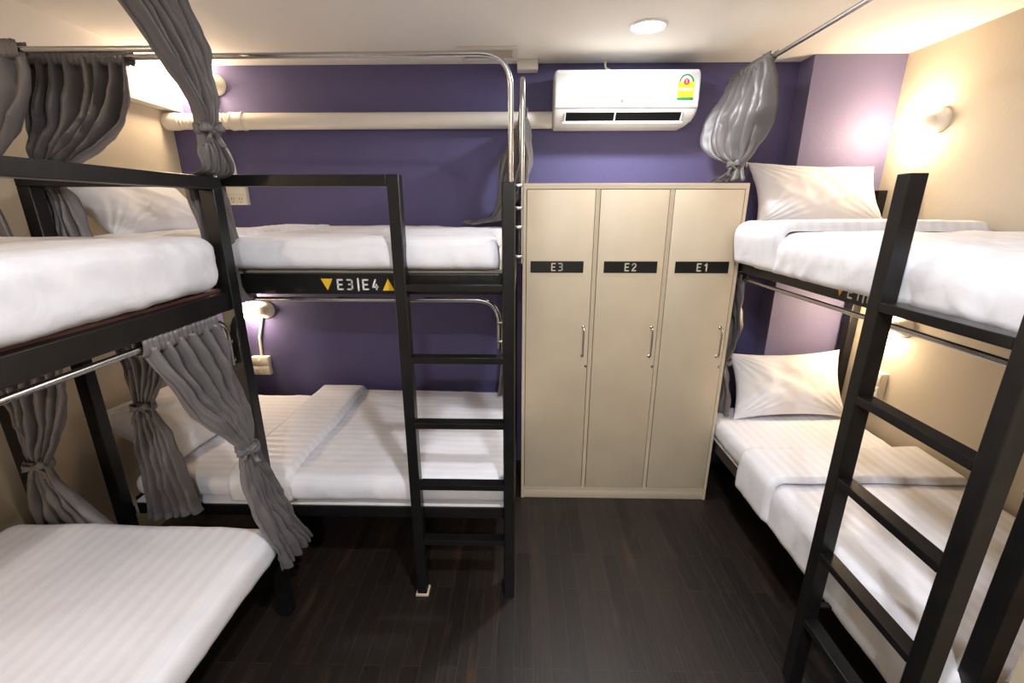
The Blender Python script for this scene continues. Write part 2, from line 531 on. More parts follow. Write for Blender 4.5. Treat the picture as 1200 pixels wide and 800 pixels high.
# ================================================================== BUNK BEDS
PT = 0.05            # square tube
def bunk(label, mp, L, W, origin, lad_b, rail_side, text, upper_z=1.84, group='black steel bunk beds along the walls', rail=True, ply='ply', lad=True, text_a=None, rear_top=1.88, up=0.0, low=0.0, uh=0.08, front_top=1.865, rung_dz=0.0):
    """mp(a, b, z): a along the bed from the ladder end, b from the aisle edge to the wall"""
    root = thing('bunk_bed', label, 'bunk bed', origin, group)
    def bb(bm, a0, a1, b0, b1, z0, z1, bev=0.003, mi=0):
        p, q = V(mp(a0, b0, z0)), V(mp(a1, b1, z1))
        box(bm, p.x, q.x, p.y, q.y, p.z, q.z, bev, mi)
    def one(name, *a, m='black', par=root, bev=0.003):
        bm = bmesh.new(); bb(bm, *a, bev=bev)
        return obj(name, bm, M[m], par, angle=20)
    # posts
    p1 = one('post', 0, PT, 0, PT, 0, upper_z)
    pb = lad_b if rail else 0.0
    p2 = one('post', L - PT, L, pb, pb + PT, 0, front_top - 0.04 if rail else front_top - 0.04)
    one('post', 0, PT, W - PT, W, 0, rear_top)
    one('post', L - PT, L, W - PT, W, 0, rear_top)
    # the two side frames
    for nm, z0, z1 in (('upper_frame', 1.505 + up - uh, 1.505 + up), ('lower_frame', 0.385 + low, 0.44 + low)):
        bm = bmesh.new()
        bb(bm, PT, L - PT, 0.0, 0.04, z0, z1)
        bb(bm, PT, L - PT, W - 0.04, W, z0, z1)
        bb(bm, 0.0, 0.04, PT, W - PT, z0, z1)
        bb(bm, L - 0.04, L, PT, W - PT, z0, z1)
        for k in range(1, 5):
            a = L * k / 5
            bb(bm, a - 0.015, a + 0.015, 0.04, W - 0.04, z0 + 0.005, z1 - 0.01)
        obj(nm, bm, M['black'], root, angle=20)
    one('bed_board', 0.045, L - 0.045, 0.026, W - 0.008, 1.505 + up, 1.516 + up, m=ply, bev=0.002)
    one('bed_board', 0.045, L - 0.045, 0.008, W - 0.008, 0.44 + low, 0.452 + low, m='mattress', bev=0.002)
    # ladder and guard rail
    lb = lad_b
    ladder = one('ladder', 0.0, 0.045, lb, lb + PT, 0.0, upper_z)        # the rail beside the post carries the rest
    one('ladder_rail', 0.41, 0.455, lb, lb + PT, 0.012, upper_z if not rail else front_top, par=ladder)
    for z in (0.315, 0.604, 0.898, 1.185, 1.475):
        one('rung', 0.045, 0.41, lb, lb + PT, z + rung_dz - 0.027, z + rung_dz, par=ladder, bev=0.0025)
    for z in (0.41 + low, 1.465 + up):
        for a in (0.0, 0.41):
            one('bracket', a + 0.012, a + 0.033, lb + PT, 0.0, z - 0.004, z + 0.004, par=ladder, bev=0.001)
    if rail:
        one('guard_rail', 0.455, L, lb, lb + PT, front_top - 0.04, front_top)
        for z in (0.41 + low, 1.465 + up):
            one('post_bracket', L - PT + 0.012, L - 0.012, lb + PT, 0.0, z - 0.02, z + 0.02, bev=0.001)
    # lettering on the frame edge
    if text:
        bm = bmesh.new()
        th = 0.037
        s0, right = text_a
        o = V(mp(s0, -0.0002, 1.445))
        rr = V(mp(s0 + 0.1, 0, 0)) - V(mp(s0, 0, 0))
        rr = rr.normalized() * (1 if right else -1)
        lettering(bm, text, o, rr, (0, 0, 1), th, 0.0065, gap=0.52)
        wdt = lettering(bmesh.new(), text, o, rr, (0, 0, 1), th, 0.0065, gap=0.52)
        nn = rr.cross(V((0, 0, 1)))
        def fm(x, z, d): return o + rr * x + V((0, 0, z)) + nn * d
        tri(bm, -0.042, th * 0.5, 0.046, 0.046, False, fm)
        tri(bm, wdt + 0.042, th * 0.5, 0.046, 0.046, True, fm)
        obj('painted_bed_number', bm, [M['white_paint'], M['yellow']], root, smooth=False)
    return root

def rod(root, pts, rad=0.09, r=0.0095, ends=()):
    bm = bmesh.new()
    tube(bm, rounded(pts, rad, 8), r, 12)
    o = obj('curtain_rod', bm, M['chrome'], root)
    for (p, ax) in ends:
        b2 = bmesh.new(); disc_lathe(b2, p, ax, [(0, 0.028), (0.004, 0.028), (0.012, 0.014), (0.03, 0.013)], 20)
        obj('rod_flange', b2, M['chrome'], o)
    return o

def clamps(o, pts, ax):
    for p in pts:
        bm = bmesh.new()
        p = V(p); a = V(ax)
        disc_lathe(bm, p - a * 0.016, a, [(0, 0.007), (0.006, 0.008), (0.026, 0.008), (0.032, 0.007)], 10)
        box(bm, p.x - 0.013, p.x + 0.013, p.y - 0.013, p.y + 0.013, p.z - 0.006, p.z + 0.006, 0.002)
        obj('clamp', bm, M['chrome'], o)

# --- the bed across the back wall
BX1, BY0, BL, BW = -0.025, 1.725, 1.80, 1.02
mb = lambda a, b, z: (BX1 - a, BY0 + b, z)
back = bunk('black steel bunk bed across the purple back wall, lettered E3|E4, ladder beside the lockers', mb, BL, BW, (BX1 - BL / 2, BY0 + BW / 2, 0), -0.065, 1, 'E3|E4', text_a=(0.695, False))
r1 = rod(back, [(-0.040, 1.712, 1.62), (-0.040, 1.712, 2.25), (XL + 0.09, 1.735, 2.25)], 0.11, ends=[((XL + 0.085, 1.735, 2.25), (1, 0, 0))])
r2 = rod(back, [(0.0, 1.75, 1.545), (0.0, 1.75, 2.20), (0.0, YB - 0.002, 2.20)], 0.10, ends=[((0.0, YB, 2.20), (0, -1, 0))])
clamps(r2, [(-0.012, 1.75, z) for z in (1.57, 1.68, 1.75, 1.83)], (1, 0, 0))
r3 = rod(back, [(-0.09, 1.775, 1.19), (-0.09, 1.775, 1.395), (XL + 0.006, 1.775, 1.395)], 0.10)
clamps(r3, [(-0.083, 1.775, z) for z in (1.22, 1.30)], (1, 0, 0))
for z in (1.83, 1.79, 1.68, 1.57):
    bm = bmesh.new(); disc_lathe(bm, (-0.052, BY0 + 0.0, z), (0, -1, 0), [(0, 0.009), (0.006, 0.009), (0.009, 0.005)], 6)
    obj('bolt', bm, M['chrome'], back)

# --- left bunk
LX, LY0, LL, LW = -1.035, -0.215, 1.80, 1.0
ml = lambda a, b, z: (LX - b, LY0 + a, z)
left = bunk('black steel bunk bed along the left wall, nearest the camera on the left', ml, LL, LW, (LX - LW / 2, LY0 + LL / 2, 0), -0.012, 1, None, ply='board', up=-0.038, uh=0.065, low=-0.04, front_top=1.85)
rod(left, [(LX - 0.015, LY0 + LL + 0.012, 1.83), (LX - 0.015, LY0 + LL + 0.012, 2.385), (LX - 0.015, LY0 + 0.03, 2.385), (LX - 0.015, LY0 + 0.03, 1.65)], 0.06)
rod(left, [(LX - 0.015, LY0 + LL + 0.012, 2.235), (-1.5, LY0 + LL + 0.012, 2.235), (XL + 0.09, LY0 + LL + 0.012, 2.235)], 0.09)
rl = rod(left, [(LX - 0.02, 1.52, 1.20), (LX - 0.02, 1.52, 1.376), (LX - 0.02, LY0 + 0.08, 1.376), (LX - 0.02, LY0 + 0.08, 1.2)], 0.08)
clamps(rl, [(LX - 0.02, 1.53, z) for z in (1.22, 1.29)], (0, 1, 0))
rod(left, [(LX - 0.07, LY0 + LL - 0.065, 1.2), (LX - 0.07, LY0 + LL - 0.065, 1.34), (XL + 0.003, LY0 + LL - 0.065, 1.34)], 0.08)

# --- right bunk
RX, RY0, RL, RW = 1.17, 0.865, 1.82, 0.85
mr_ = lambda a, b, z: (RX + b, RY0 + a, z)
right = bunk('black steel bunk bed along the right beige wall with a wide ladder in front', mr_, RL, RW, (RX + RW / 2, RY0 + RL / 2, 0), -0.145, 1, 'E1|E2', rail=False, text_a=(0.735, False), upper_z=1.84, low=-0.04, rear_top=1.845, rung_dz=0.018)
rod(right, [(RX - 0.012, RY0 + 0.025, 1.62), (RX - 0.012, RY0 + 0.025, 2.42), (RX - 0.012, YB - 0.002, 2.42)], 0.10, ends=[])
rr_ = rod(right, [(RX + 0.03, RY0 + 0.065, 1.10), (RX + 0.03, RY0 + 0.065, 1.385), (RX + 0.03, YB - 0.005, 1.385)], 0.08)
clamps(rr_, [(RX + 0.03, RY0 + 0.055, z) for z in (1.13, 1.2)], (0, 1, 0))

# pale shims under the feet of the back ladder
bm = bmesh.new(); box(bm, -0.487, -0.428, 1.655, 1.715, 0.0, 0.012, 0.002)
obj('foot_shim', bm, M['pad'], label='pale shim under the left foot of the ladder at the back bunk', cat='shim')

# ================================================================== MATTRESSES AND BEDDING
def mattress(label, x0, x1, y0, y1, z0, z1, m, r=0.045, amp=0.006, seed=0.0, wr=None, step=0.03):
    bm = bmesh.new()
    soft_box(bm, x0, x1, y0, y1, z0, z1, r, step=step, amp=amp, seed=seed, wr=wr)
    return obj('mattress', bm, M[m], label=label, cat='mattress', group='white mattresses on the bunk beds', angle=80)

def side_creases(seed, ax, f=26, a=0.006):
    def g(q, n):
        lat = abs(n.x) if ax == 'y' else abs(n.y)
        along = q.y if ax == 'y' else q.x
        k = min(1, lat * 1.4)
        acr = q.x if ax == 'y' else q.y
        w = along * f * 0.5 + q.z * 10 + acr * 7
        return a * (0.25 + 0.75 * k) * (0.9 * ridge(w, q.z * 7 - along * 1.5 + acr * 2, seed) + 0.5 * ridge(w * 1.9, q.z * 9 + along * 2, seed + 4)) + a * 0.4 * noise.noise(V((q.x * 5, q.y * 5, seed)))
    return g

# left bunk
mattress('thick white mattress on the upper left bunk, right behind the guard rail', -2.0, LX + 0.018, LY0 + 0.07, LY0 + LL - 0.075, 1.479, 1.662, 'sheet_x', 0.055, 0.007, 1.0, side_creases(1, 'y', 20, 0.0045), step=0.014)
mattress('white striped mattress on the lower left bunk, bare of pillow and quilt', -2.03, LX + 0.078, LY0 + 0.07, LY0 + LL - 0.115, 0.413, 0.560, 'sheet_x', 0.055, 0.006, 2.0, side_creases(2, 'y', 18, 0.003), step=0.016)
# back bunk
mattress('white mattress on the upper back bunk, under a white quilt', -1.80, -0.08, 1.752, 2.70, 1.519, 1.600, 'mattress', 0.035, 0.004, 3.0)
mattress('white striped mattress on the lower back bunk, showing beside its pillow', -1.80, -0.05, 1.752, 2.73, 0.453, 0.560, 'sheet_y', 0.045, 0.005, 4.0, side_creases(4, 'x', 14, 0.004), step=0.016)
# right bunk
mattress('white mattress on the upper right bunk, under a puffy white quilt', 1.20, 1.98, 0.92, 2.64, 1.519, 1.600, 'mattress', 0.035, 0.004, 5.0)
mattress('white mattress on the lower right bunk, under a striped white quilt', 1.165, 1.985, 0.92, 2.64, 0.413, 0.545, 'sheet_x', 0.045, 0.005, 6.0, side_creases(6, 'y', 18, 0.004), step=0.016)

def quilt(label, mapf, prof, b0, b1, m, fold=None, seed=0, fthick=0.024, **k):
    bm = drape(mapf, prof, b0, b1, seed=seed, **k)
    q = obj('quilt', bm, M[m], label=label, cat='quilt', group='white quilts on the bunk beds', angle=80)
    if fold:
        f0, f1, pf = fold
        bm = drape(mapf, pf, f0, f1, seed=seed + 3.3, thick=fthick, amp=0.008, wrinkle=0.006, endr=0.022, puff=0.004)
        obj('turned_down_edge', bm, M[m], q, angle=80)
    return q
mpx = lambda a, b, z: (b, a, z)     # bed along x: across = y
mpy = lambda a, b, z: (a, b, z)     # bed along y: across = x
# back upper: quilt from the fold to the ladder end
quilt('white quilt on the upper back bunk, puffed over the lettered frame', mpx,
      [(1.738, 1.522), (1.734, 1.604), (2.715, 1.604)], -1.78, -0.085, 'sheet_y',
      fold=(-1.40, -1.12, [(1.735, 1.60), (1.735, 1.632), (2.70, 1.632)]), seed=11, amp=0.010, wrinkle=0.010, thick=0.034, puff=0.006)
quilt('white striped quilt on the lower back bunk, turned down beside the pillow', mpx,
      [(1.742, 0.470), (1.737, 0.564), (2.75, 0.564)], -1.10, -0.065, 'sheet_y',
      fold=(-1.32, -1.03, [(1.733, 0.47), (1.728, 0.592), (2.735, 0.592)]), seed=12, amp=0.012, wrinkle=0.008, thick=0.022, fthick=0.032)
# right
quilt('puffy white quilt on the upper right bunk, behind the wide ladder', mpy,
      [(1.160, 1.470), (1.145, 1.604), (1.99, 1.604)], 0.90, 2.20, 'sheet_x',
      fold=(1.98, 2.38, [(1.140, 1.478), (1.118, 1.655), (1.99, 1.655)]), seed=13, amp=0.012, wrinkle=0.012, thick=0.040, puff=0.01, fthick=0.036)
quilt('white striped quilt on the lower right bunk, hanging over the bed edge', mpy,
      [(1.155, 0.345), (1.150, 0.549), (1.99, 0.549)], 0.90, 1.86, 'sheet_x',
      fold=(1.74, 2.03, [(1.143, 0.36), (1.137, 0.580), (1.985, 0.580)]), seed=14, amp=0.014, wrinkle=0.006, thick=0.026)

def pillow(label, center, Lx, Ly, Tz, right, up, seed=0):
    """right: direction of the long side, up: direction of the short side"""
    R = V(right).normalized(); U = V(up).normalized(); N = R.cross(U).normalized()
    c = V(center)
    bm = bmesh.new()
    nu, nv = 72, 54
    def pt(u, v, s):
        eu = 1 - 0.10 * (1 - v * v); ev = 1 - 0.12 * (1 - u * u)
        x = Lx / 2 * u * eu; y = Ly / 2 * v * ev
        h = (max(0, 1 - abs(u) ** 2.6) * max(0, 1 - abs(v) ** 2.6)) ** 0.55
        z = s * (Tz / 2 * h + 0.004)
        corner = (abs(u) * abs(v)) ** 1.5
        z += s * h * 0.010 * fnoise((x + seed, y, s * 3), 5, 3)
        ang = math.atan2(abs(v) - 1.15, abs(u) - 1.15)
        z += s * min(1, h * 1.6) * corner * 0.016 * math.sin(ang * 34 + seed)
        z += s * h * 0.006 * noise.noise(V((x * 9 + y * 12, y * 5 - x * 6, seed)))
        z += s * h * 0.0055 * (ridge(x * 7 + y * 6, y * 3 - x * 1.5, seed) + 0.6 * ridge(x * 5 - y * 11, x * 4 + y * 2, seed + 3))
        return c + R * x + U * y + N * z
    g = {}
    for s in (1, -1):
        for i in range(nu + 1):
            for j in range(nv + 1):
                u = math.sin((i / nu * 2 - 1) * PI / 2 * 0.98) / math.sin(PI / 2 * 0.98)
                v = math.sin((j / nv * 2 - 1) * PI / 2 * 0.98) / math.sin(PI / 2 * 0.98)
                g[(s, i, j)] = bm.verts.new(pt(u, v, s))
        for i in range(nu):
            for j in range(nv):
                bm.faces.new([g[(s, i, j)], g[(s, i + 1, j)], g[(s, i + 1, j + 1)], g[(s, i, j + 1)]])
    for i in range(nu):
        for j in (0, nv):
            bm.faces.new([g[(1, i, j)], g[(1, i + 1, j)], g[(-1, i + 1, j)], g[(-1, i, j)]])
    for j in range(nv):
        for i in (0, nu):
            bm.faces.new([g[(1, i, j)], g[(1, i, j + 1)], g[(-1, i, j + 1)], g[(-1, i, j)]])
    bmesh.ops.recalc_face_normals(bm, faces=bm.faces)
    return obj('pillow', bm, M['pillow'], label=label, cat='pillow', group='white pillows on the bunk beds', angle=80)

pillow('white pillow propped at the head of the upper right bunk', (1.60, 2.585, 1.815), 0.70, 0.38, 0.15, (1, 0.02, -0.03), (0, 0.50, 0.87), 1)
pillow('white pillow propped at the head of the lower right bunk', (1.60, 2.53, 0.735), 0.66, 0.40, 0.15, (1, 0.0, 0.04), (0, 0.42, 0.90), 2)
pillow('white pillow on the upper back bunk, leaning on the left wall', (-1.83, 2.20, 1.765), 0.62, 0.42, 0.15, (0.1, 1, 0.0), (-0.72, 0.05, 0.62), 3)
pillow('white pillow on the lower back bunk, behind the tied curtain', (-1.79, 2.12, 0.70), 0.62, 0.44, 0.17, (0.12, 1, 0.0), (-0.80, 0.05, 0.52), 4)

# ================================================================== CURTAINS
def smooth(t): return t * t * (3 - 2 * t)
def curtain(label, rows, N, tie=None, seed=0.0, group='grey satin curtains tied on the rods', step_v=0.014, nu=None, frill=True, hem=True, bow_dir=None, m='satin'):
    """rows = [(L, R, amp)] from top to bottom with L, R the two edge points of the cloth in the room"""
    random.seed(int(seed * 100) + 5)
    nu = nu or N * 12
    rows = [(V(a), V(b), c) for a, b, c in rows]
    # Catmull-Rom through the rows
    def cr(p0, p1, p2, p3, t):
        return 0.5 * ((2 * p1) + (p2 - p0) * t + (2 * p0 - 5 * p1 + 4 * p2 - p3) * t * t + (3 * p1 - p0 - 3 * p2 + p3) * t * t * t)
    bm = bmesh.new()
    grid = []
    nrm0 = None
    seq = []
    for i in range(len(rows) - 1):
        p = [rows[max(0, i - 1)], rows[i], rows[i + 1], rows[min(len(rows) - 1, i + 2)]]
        ln = ((rows[i][0] + rows[i][1]) / 2 - (rows[i + 1][0] + rows[i + 1][1]) / 2).length
        n = max(2, int(ln / step_v))
        for k in range(n + (1 if i == len(rows) - 2 else 0)):
            t = k / n
            Lp = cr(p[0][0], p[1][0], p[2][0], p[3][0], t)
            Rp = cr(p[0][1], p[1][1], p[2][1], p[3][1], t)
            am = p[1][2] + (p[2][2] - p[1][2]) * smooth(t)
            seq.append((Lp, Rp, am))
    total = len(seq)
    ph = [random.uniform(-0.5, 0.5) for _ in range(N + 2)]
    am_k = [random.uniform(0.6, 1.3) for _ in range(N + 2)]
    acc = 0.0
    prev = None
    for vi, (Lp, Rp, am) in enumerate(seq):
        vv = vi / (total - 1)
        c = (Lp + Rp) / 2
        if prev is not None: acc += (c - prev).length
        prev = c
        d = Rp - Lp
        dn = V((d.x, d.y, 0)).normalized()
        nn = V((-dn.y, dn.x, 0))
        row = []
        for ui in range(nu + 1):
            u = ui / nu
            uw = u + 0.025 * math.sin(2 * PI * u * 1.7 + vv * 2 + seed) * math.sin(PI * u)
            k = uw * N
            ki = min(N, max(0, int(k)))
            aa = am * (am_k[ki] * (1 - (k - ki)) + am_k[min(N + 1, ki + 1)] * (k - ki))
            phase = 2 * PI * k + ph[ki] * (1 - (k - ki)) + ph[min(N + 1, ki + 1)] * (k - ki)
            drift = 1.3 * noise.noise(V((acc * 2.2, seed, 1.7)))
            sn = math.sin(phase + drift + 0.35 * math.sin(acc * 5 + seed))
            off = aa * (math.copysign(abs(sn) ** 0.75, sn) + 0.28 * math.sin(2 * phase + 1.1 + vv * 4 + seed))
            off += am * 1.1 * noise.noise(V((k * 0.8, acc * 4.5, seed)))
            off += am * 0.45 * noise.noise(V((k * 2.3, acc * 11, seed + 5)))
            off += 0.007 * ridge(k * 0.9 + acc * 6, acc * 5 - k * 0.5, seed + 2) - 0.006 * ridge(k * 1.1 - acc * 7, acc * 6, seed + 3)
            lat = am * 0.35 * math.cos(phase)
            sag = 0.0
            if hem and vv > 0.93: sag = 0.006 * math.sin(phase)
            p = Lp + d * u + nn * off + dn * lat + V((0, 0, sag))
            row.append(bm.verts.new(p))
        grid.append(row)
    for a, b in zip(grid, grid[1:]):
        for k in range(nu):
            bm.faces.new((a[k], a[k + 1], b[k + 1], b[k]))
    o = obj('curtain', bm, M[m], label=label, cat='curtain', group=group, angle=85)
    so = o.modifiers.new('thickness', 'SOLIDIFY'); so.thickness = 0.0022; so.offset = 0
    # gathered header with a little frill, and the hem band, sewn from the same cloth
    if frill:
        Lp, Rp, am = seq[0]
        b2 = bmesh.new(); g = []
        d = Rp - Lp; dn = V((d.x, d.y, 0)).normalized(); nn = V((-dn.y, dn.x, 0))
        n2 = int(max(20, d.length / 0.004))
        prof = [(0.0155, 0.026), (0.015, 0.012), (0.0155, 0.0), (0.015, -0.012), (0.009, -0.020), (-0.009, -0.020), (-0.015, -0.012), (-0.0155, 0.0), (-0.015, 0.012), (-0.0155, 0.026)]
        for i in range(n2 + 1):
            u = i / n2
            rw = []
            for (q, z) in prof:
                wob = 0.0035 * math.sin(u * d.length * 330 + seed) + 0.004 * noise.noise(V((u * d.length * 60, z * 30, seed)))
                rw.append(b2.verts.new(Lp + d * u + nn * (q + wob) + V((0, 0, z + 0.003 * noise.noise(V((u * d.length * 90, q * 99, seed))) + 0.0))))
            g.append(rw)
        for a, b in zip(g, g[1:]):
            for k in range(len(prof) - 1):
                b2.faces.new((a[k], a[k + 1], b[k + 1], b[k]))
        h = obj('header', b2, M[m], o, angle=85)
        so = h.modifiers.new('thickness', 'SOLIDIFY'); so.thickness = 0.002
    if hem:
        b3 = bmesh.new(); g = []
        for (Lq, row) in list(zip(seq, grid))[:0]: pass
    if tie:
        c, rx, ry, bd = tie          # centre, half width, half depth, direction the bow faces
        c = V(c); bd = V(bd).normalized(); sd = V((0, 0, 1)).cross(bd).normalized()
        b4 = bmesh.new()
        # band round the waist: ring of crumpled ribbon
        n = 40; g = []
        for i in range(n):
            a = 2 * PI * i / n
            rw = []
            for k, z in enumerate((-0.016, -0.010, 0, 0.010, 0.016)):
                rr = 1 + (0.10 if k in (1, 2, 3) else 0) + 0.05 * noise.noise(V((a * 3, z * 80, seed)))
                rw.append(b4.verts.new(c + sd * math.cos(a) * rx * rr + bd * math.sin(a) * ry * rr + V((0, 0, z + 0.004 * math.sin(a * 2 + seed)))))
            g.append(rw)
        for i in range(n):
            for k in range(4):
                b4.faces.new((g[i][k], g[(i + 1) % n][k], g[(i + 1) % n][k + 1], g[i][k + 1]))
        # knot, loops and tails
        kc = c + bd * (ry + 0.006)
        def blob(cc, ra, rb, rc, ax1, ax2, ax3):
            nn_, mm = 12, 8
            gg = []
            for i in range(mm + 1):
                th = PI * i / mm
                gg.append([b4.verts.new(cc + ax1 * ra * math.sin(th) * math.cos(2 * PI * k / nn_) + ax2 * rb * math.cos(th) + ax3 * rc * math.sin(th) * math.sin(2 * PI * k / nn_)
                                        * (1 + 0.3 * math.sin(5 * th + k))) for k in range(nn_)])
            for a, b in zip(gg, gg[1:]):
                for k in range(nn_): b4.faces.new((a[k], a[(k + 1) % nn_], b[(k + 1) % nn_], b[k]))
        Z = V((0, 0, 1))
        blob(kc, 0.013, 0.014, 0.011, sd, Z, bd)
        for s, tilt in ((1, 0.35), (-1, 0.15)):
            ax = (sd * s * math.cos(tilt) + Z * math.sin(tilt)).normalized()
            pr = ax.cross(bd).normalized()
            # a loop of ribbon seen from the front
            g = []
            for i in range(15):
                t = i / 14 * 2 * PI
                pt = kc + ax * (0.018 - 0.018 * math.cos(t)) + bd * (0.011 * math.sin(t) + 0.004)
                wd = 0.004 + 0.011 * math.sin(t / 2)
                g.append([b4.verts.new(pt + pr * wd * q + bd * 0.004 * math.sin(q * 4 + i)) for q in (-1, -0.3, 0.3, 1)])
            for a, b in zip(g, g[1:]):
                for k in range(3): b4.faces.new((a[k], a[k + 1], b[k + 1], b[k]))
            g = []
            for i in range(9):
                t = i / 8
                pt = kc + sd * s * (0.006 + 0.020 * t) - Z * (0.050 * t) + bd * (0.006 * math.sin(t * 6 + s) + 0.004)
                wd = 0.004 + 0.006 * t
                g.append([b4.verts.new(pt + sd * wd * q) for q in (-1, 0, 1)])
            for a, b in zip(g, g[1:]):
                for k in range(2): b4.faces.new((a[k], a[k + 1], b[k + 1], b[k]))
        bmesh.ops.recalc_face_normals(b4, faces=b4.faces)
        t = obj('tieback', b4, M[m], o, angle=85)
        so = t.modifiers.new('thickness', 'SOLIDIFY'); so.thickness = 0.002; so.offset = 0
    return o

xc = LX - 0.012
curtain('long grey curtain on the ceiling rod of the left bunk, tied above its guard rail', [
    ((LX - 0.015, 1.17, 2.385), (LX - 0.015, 1.575, 2.385), 0.018), ((LX + 0.015, 1.28, 2.28), (LX + 0.02, 1.60, 2.28), 0.020), ((LX + 0.03, 1.42, 2.14), (LX + 0.03, 1.61, 2.14), 0.018),
    ((LX + 0.03, 1.50, 2.04), (LX + 0.03, 1.595, 2.04), 0.014), ((LX + 0.02, 1.515, 1.99), (LX + 0.02, 1.58, 1.99), 0.010),
    ((LX + 0.022, 1.500, 1.93), (LX + 0.020, 1.625, 1.93), 0.012), ((LX + 0.018, 1.500, 1.872), (LX + 0.014, 1.655, 1.872), 0.008), ((LX - 0.060, 1.512, 1.842), (LX - 0.058, 1.68, 1.842), 0.010), ((LX - 0.062, 1.520, 1.80), (LX - 0.062, 1.70, 1.80), 0.013), ((LX - 0.066, 1.555, 1.60), (LX - 0.064, 1.75, 1.60), 0.012), ((LX - 0.066, 1.60, 1.41), (LX - 0.064, 1.80, 1.395), 0.013)],
    6, tie=((LX + 0.022, 1.547, 1.99), 0.036, 0.022, (0.85, -0.5, 0)), seed=1.0)
# curtain on the lower rod of the left bunk
xl = LX - 0.02
curtain('grey curtain bunched on the low rod of the left bunk, tied beside the lower mattress', [
    ((xl, 1.15, 1.376), (xl, 1.46, 1.376), 0.018), ((xl + 0.02, 1.17, 1.28), (xl + 0.02, 1.48, 1.29), 0.024), ((xl + 0.04, 1.25, 1.12), (xl + 0.03, 1.48, 1.13), 0.022),
    ((xl + 0.05, 1.36, 0.98), (xl + 0.05, 1.475, 0.98), 0.016), ((xl + 0.06, 1.395, 0.915), (xl + 0.06, 1.455, 0.915), 0.011),
    ((xl + 0.06, 1.38, 0.85), (xl + 0.06, 1.48, 0.85), 0.014), ((xl + 0.07, 1.37, 0.70), (xl + 0.06, 1.54, 0.69), 0.015), ((xl + 0.120, 1.38, 0.50), (xl + 0.08, 1.62, 0.46), 0.012), ((xl + 0.125, 1.40, 0.38), (xl + 0.08, 1.72, 0.29), 0.014)],
    6, tie=((xl + 0.06, 1.425, 0.915), 0.036, 0.024, (0.6, -0.8, 0)), seed=2.0)
# lower curtain against the left wall (foot end of the left bunk)
ye = LY0 + LL - 0.065
curtain('grey tied curtain against the left beige wall, its hem on the lower mattress', [
    ((-2.04, ye, 1.34), (-1.64, ye, 1.34), 0.018), ((-1.98, ye, 1.20), (-1.68, ye, 1.20), 0.020), ((-1.95, ye - 0.01, 1.0), (-1.73, ye - 0.01, 1.0), 0.018),
    ((-1.935, ye - 0.02, 0.86), (-1.81, ye - 0.02, 0.86), 0.014), ((-1.925, ye - 0.02, 0.79), (-1.85, ye - 0.02, 0.79), 0.010),
    ((-1.96, ye - 0.02, 0.72), (-1.83, ye - 0.02, 0.72), 0.014), ((-1.99, ye - 0.01, 0.62), (-1.78, ye - 0.01, 0.60), 0.018), ((-2.02, ye, 0.50), (-1.70, ye, 0.48), 0.020)],
    5, tie=((-1.888, ye - 0.02, 0.79), 0.044, 0.022, (0.35, -1, 0)), seed=3.0)
# lower curtain of the back bunk
yb = 1.775
curtain('grey tied curtain on the back bunk, in front of the lower pillow', [
    ((-1.74, yb, 1.395), (-1.40, yb, 1.395), 0.018), ((-1.72, yb - 0.02, 1.25), (-1.44, yb - 0.02, 1.25), 0.022), ((-1.66, yb - 0.05, 1.10), (-1.49, yb - 0.05, 1.10), 0.020),
    ((-1.635, yb - 0.08, 1.0), (-1.53, yb - 0.08, 1.0), 0.013), ((-1.62, yb - 0.085, 0.955), (-1.55, yb - 0.085, 0.955), 0.010),
    ((-1.655, yb - 0.085, 0.88), (-1.53, yb - 0.085, 0.88), 0.015), ((-1.675, yb - 0.09, 0.70), (-1.49, yb - 0.09, 0.70), 0.018), ((-1.69, yb - 0.095, 0.52), (-1.46, yb - 0.095, 0.52), 0.018), ((-1.70, yb - 0.10, 0.40), (-1.44, yb - 0.10, 0.44), 0.020)],
    6, tie=((-1.585, yb - 0.085, 0.955), 0.040, 0.024, (0.2, -1, 0)), seed=4.0)
# upper left curtains on the front rod of the back bunk
yu = 1.735
curtain('grey curtain on the high front rod of the back bunk, swept towards the left wall', [
    ((-1.735, yu, 2.25), (-1.36, yu, 2.25), 0.016), ((-1.74, yu - 0.01, 2.16), (-1.375, yu, 2.16), 0.022), ((-1.76, yu - 0.02, 2.05), (-1.43, yu, 2.05), 0.026),
    ((-1.80, yu - 0.02, 1.96), (-1.54, yu - 0.01, 1.96), 0.024), ((-1.83, yu + 0.02, 1.895), (-1.70, yu + 0.02, 1.895), 0.014), ((-1.84, yu + 0.02, 1.862), (-1.765, yu + 0.02, 1.862), 0.010), ((-1.87, yu + 0.03, 1.80), (-1.735, yu + 0.03, 1.80), 0.014), ((-1.90, yu + 0.03, 1.68), (-1.71, yu + 0.03, 1.68), 0.016), ((-1.91, yu + 0.03, 1.56), (-1.68, yu + 0.03, 1.56), 0.016)],
    7, tie=((-1.802, yu + 0.02, 1.862), 0.042, 0.020, (0, -1, 0)), seed=5.0)
ya = LY0 + LL + 0.012
curtain('grey curtain at the upper left picture edge, on the foot-end rod of the left bunk', [
    ((-1.97, ya, 2.235), (-1.60, ya, 2.235), 0.016), ((-1.98, ya, 2.12), (-1.62, ya, 2.12), 0.020), ((-1.98, ya, 2.00), (-1.70, ya, 2.00), 0.020),
    ((-1.97, ya, 1.90), (-1.80, ya, 1.90), 0.014), ((-1.96, ya, 1.83), (-1.88, ya, 1.83), 0.010), ((-1.99, ya, 1.75), (-1.84, ya, 1.75), 0.014), ((-2.02, ya, 1.60), (-1.80, ya, 1.60), 0.016)],
    6, tie=((-1.92, ya, 1.83), 0.044, 0.020, (0, -1, 0)), seed=6.0)
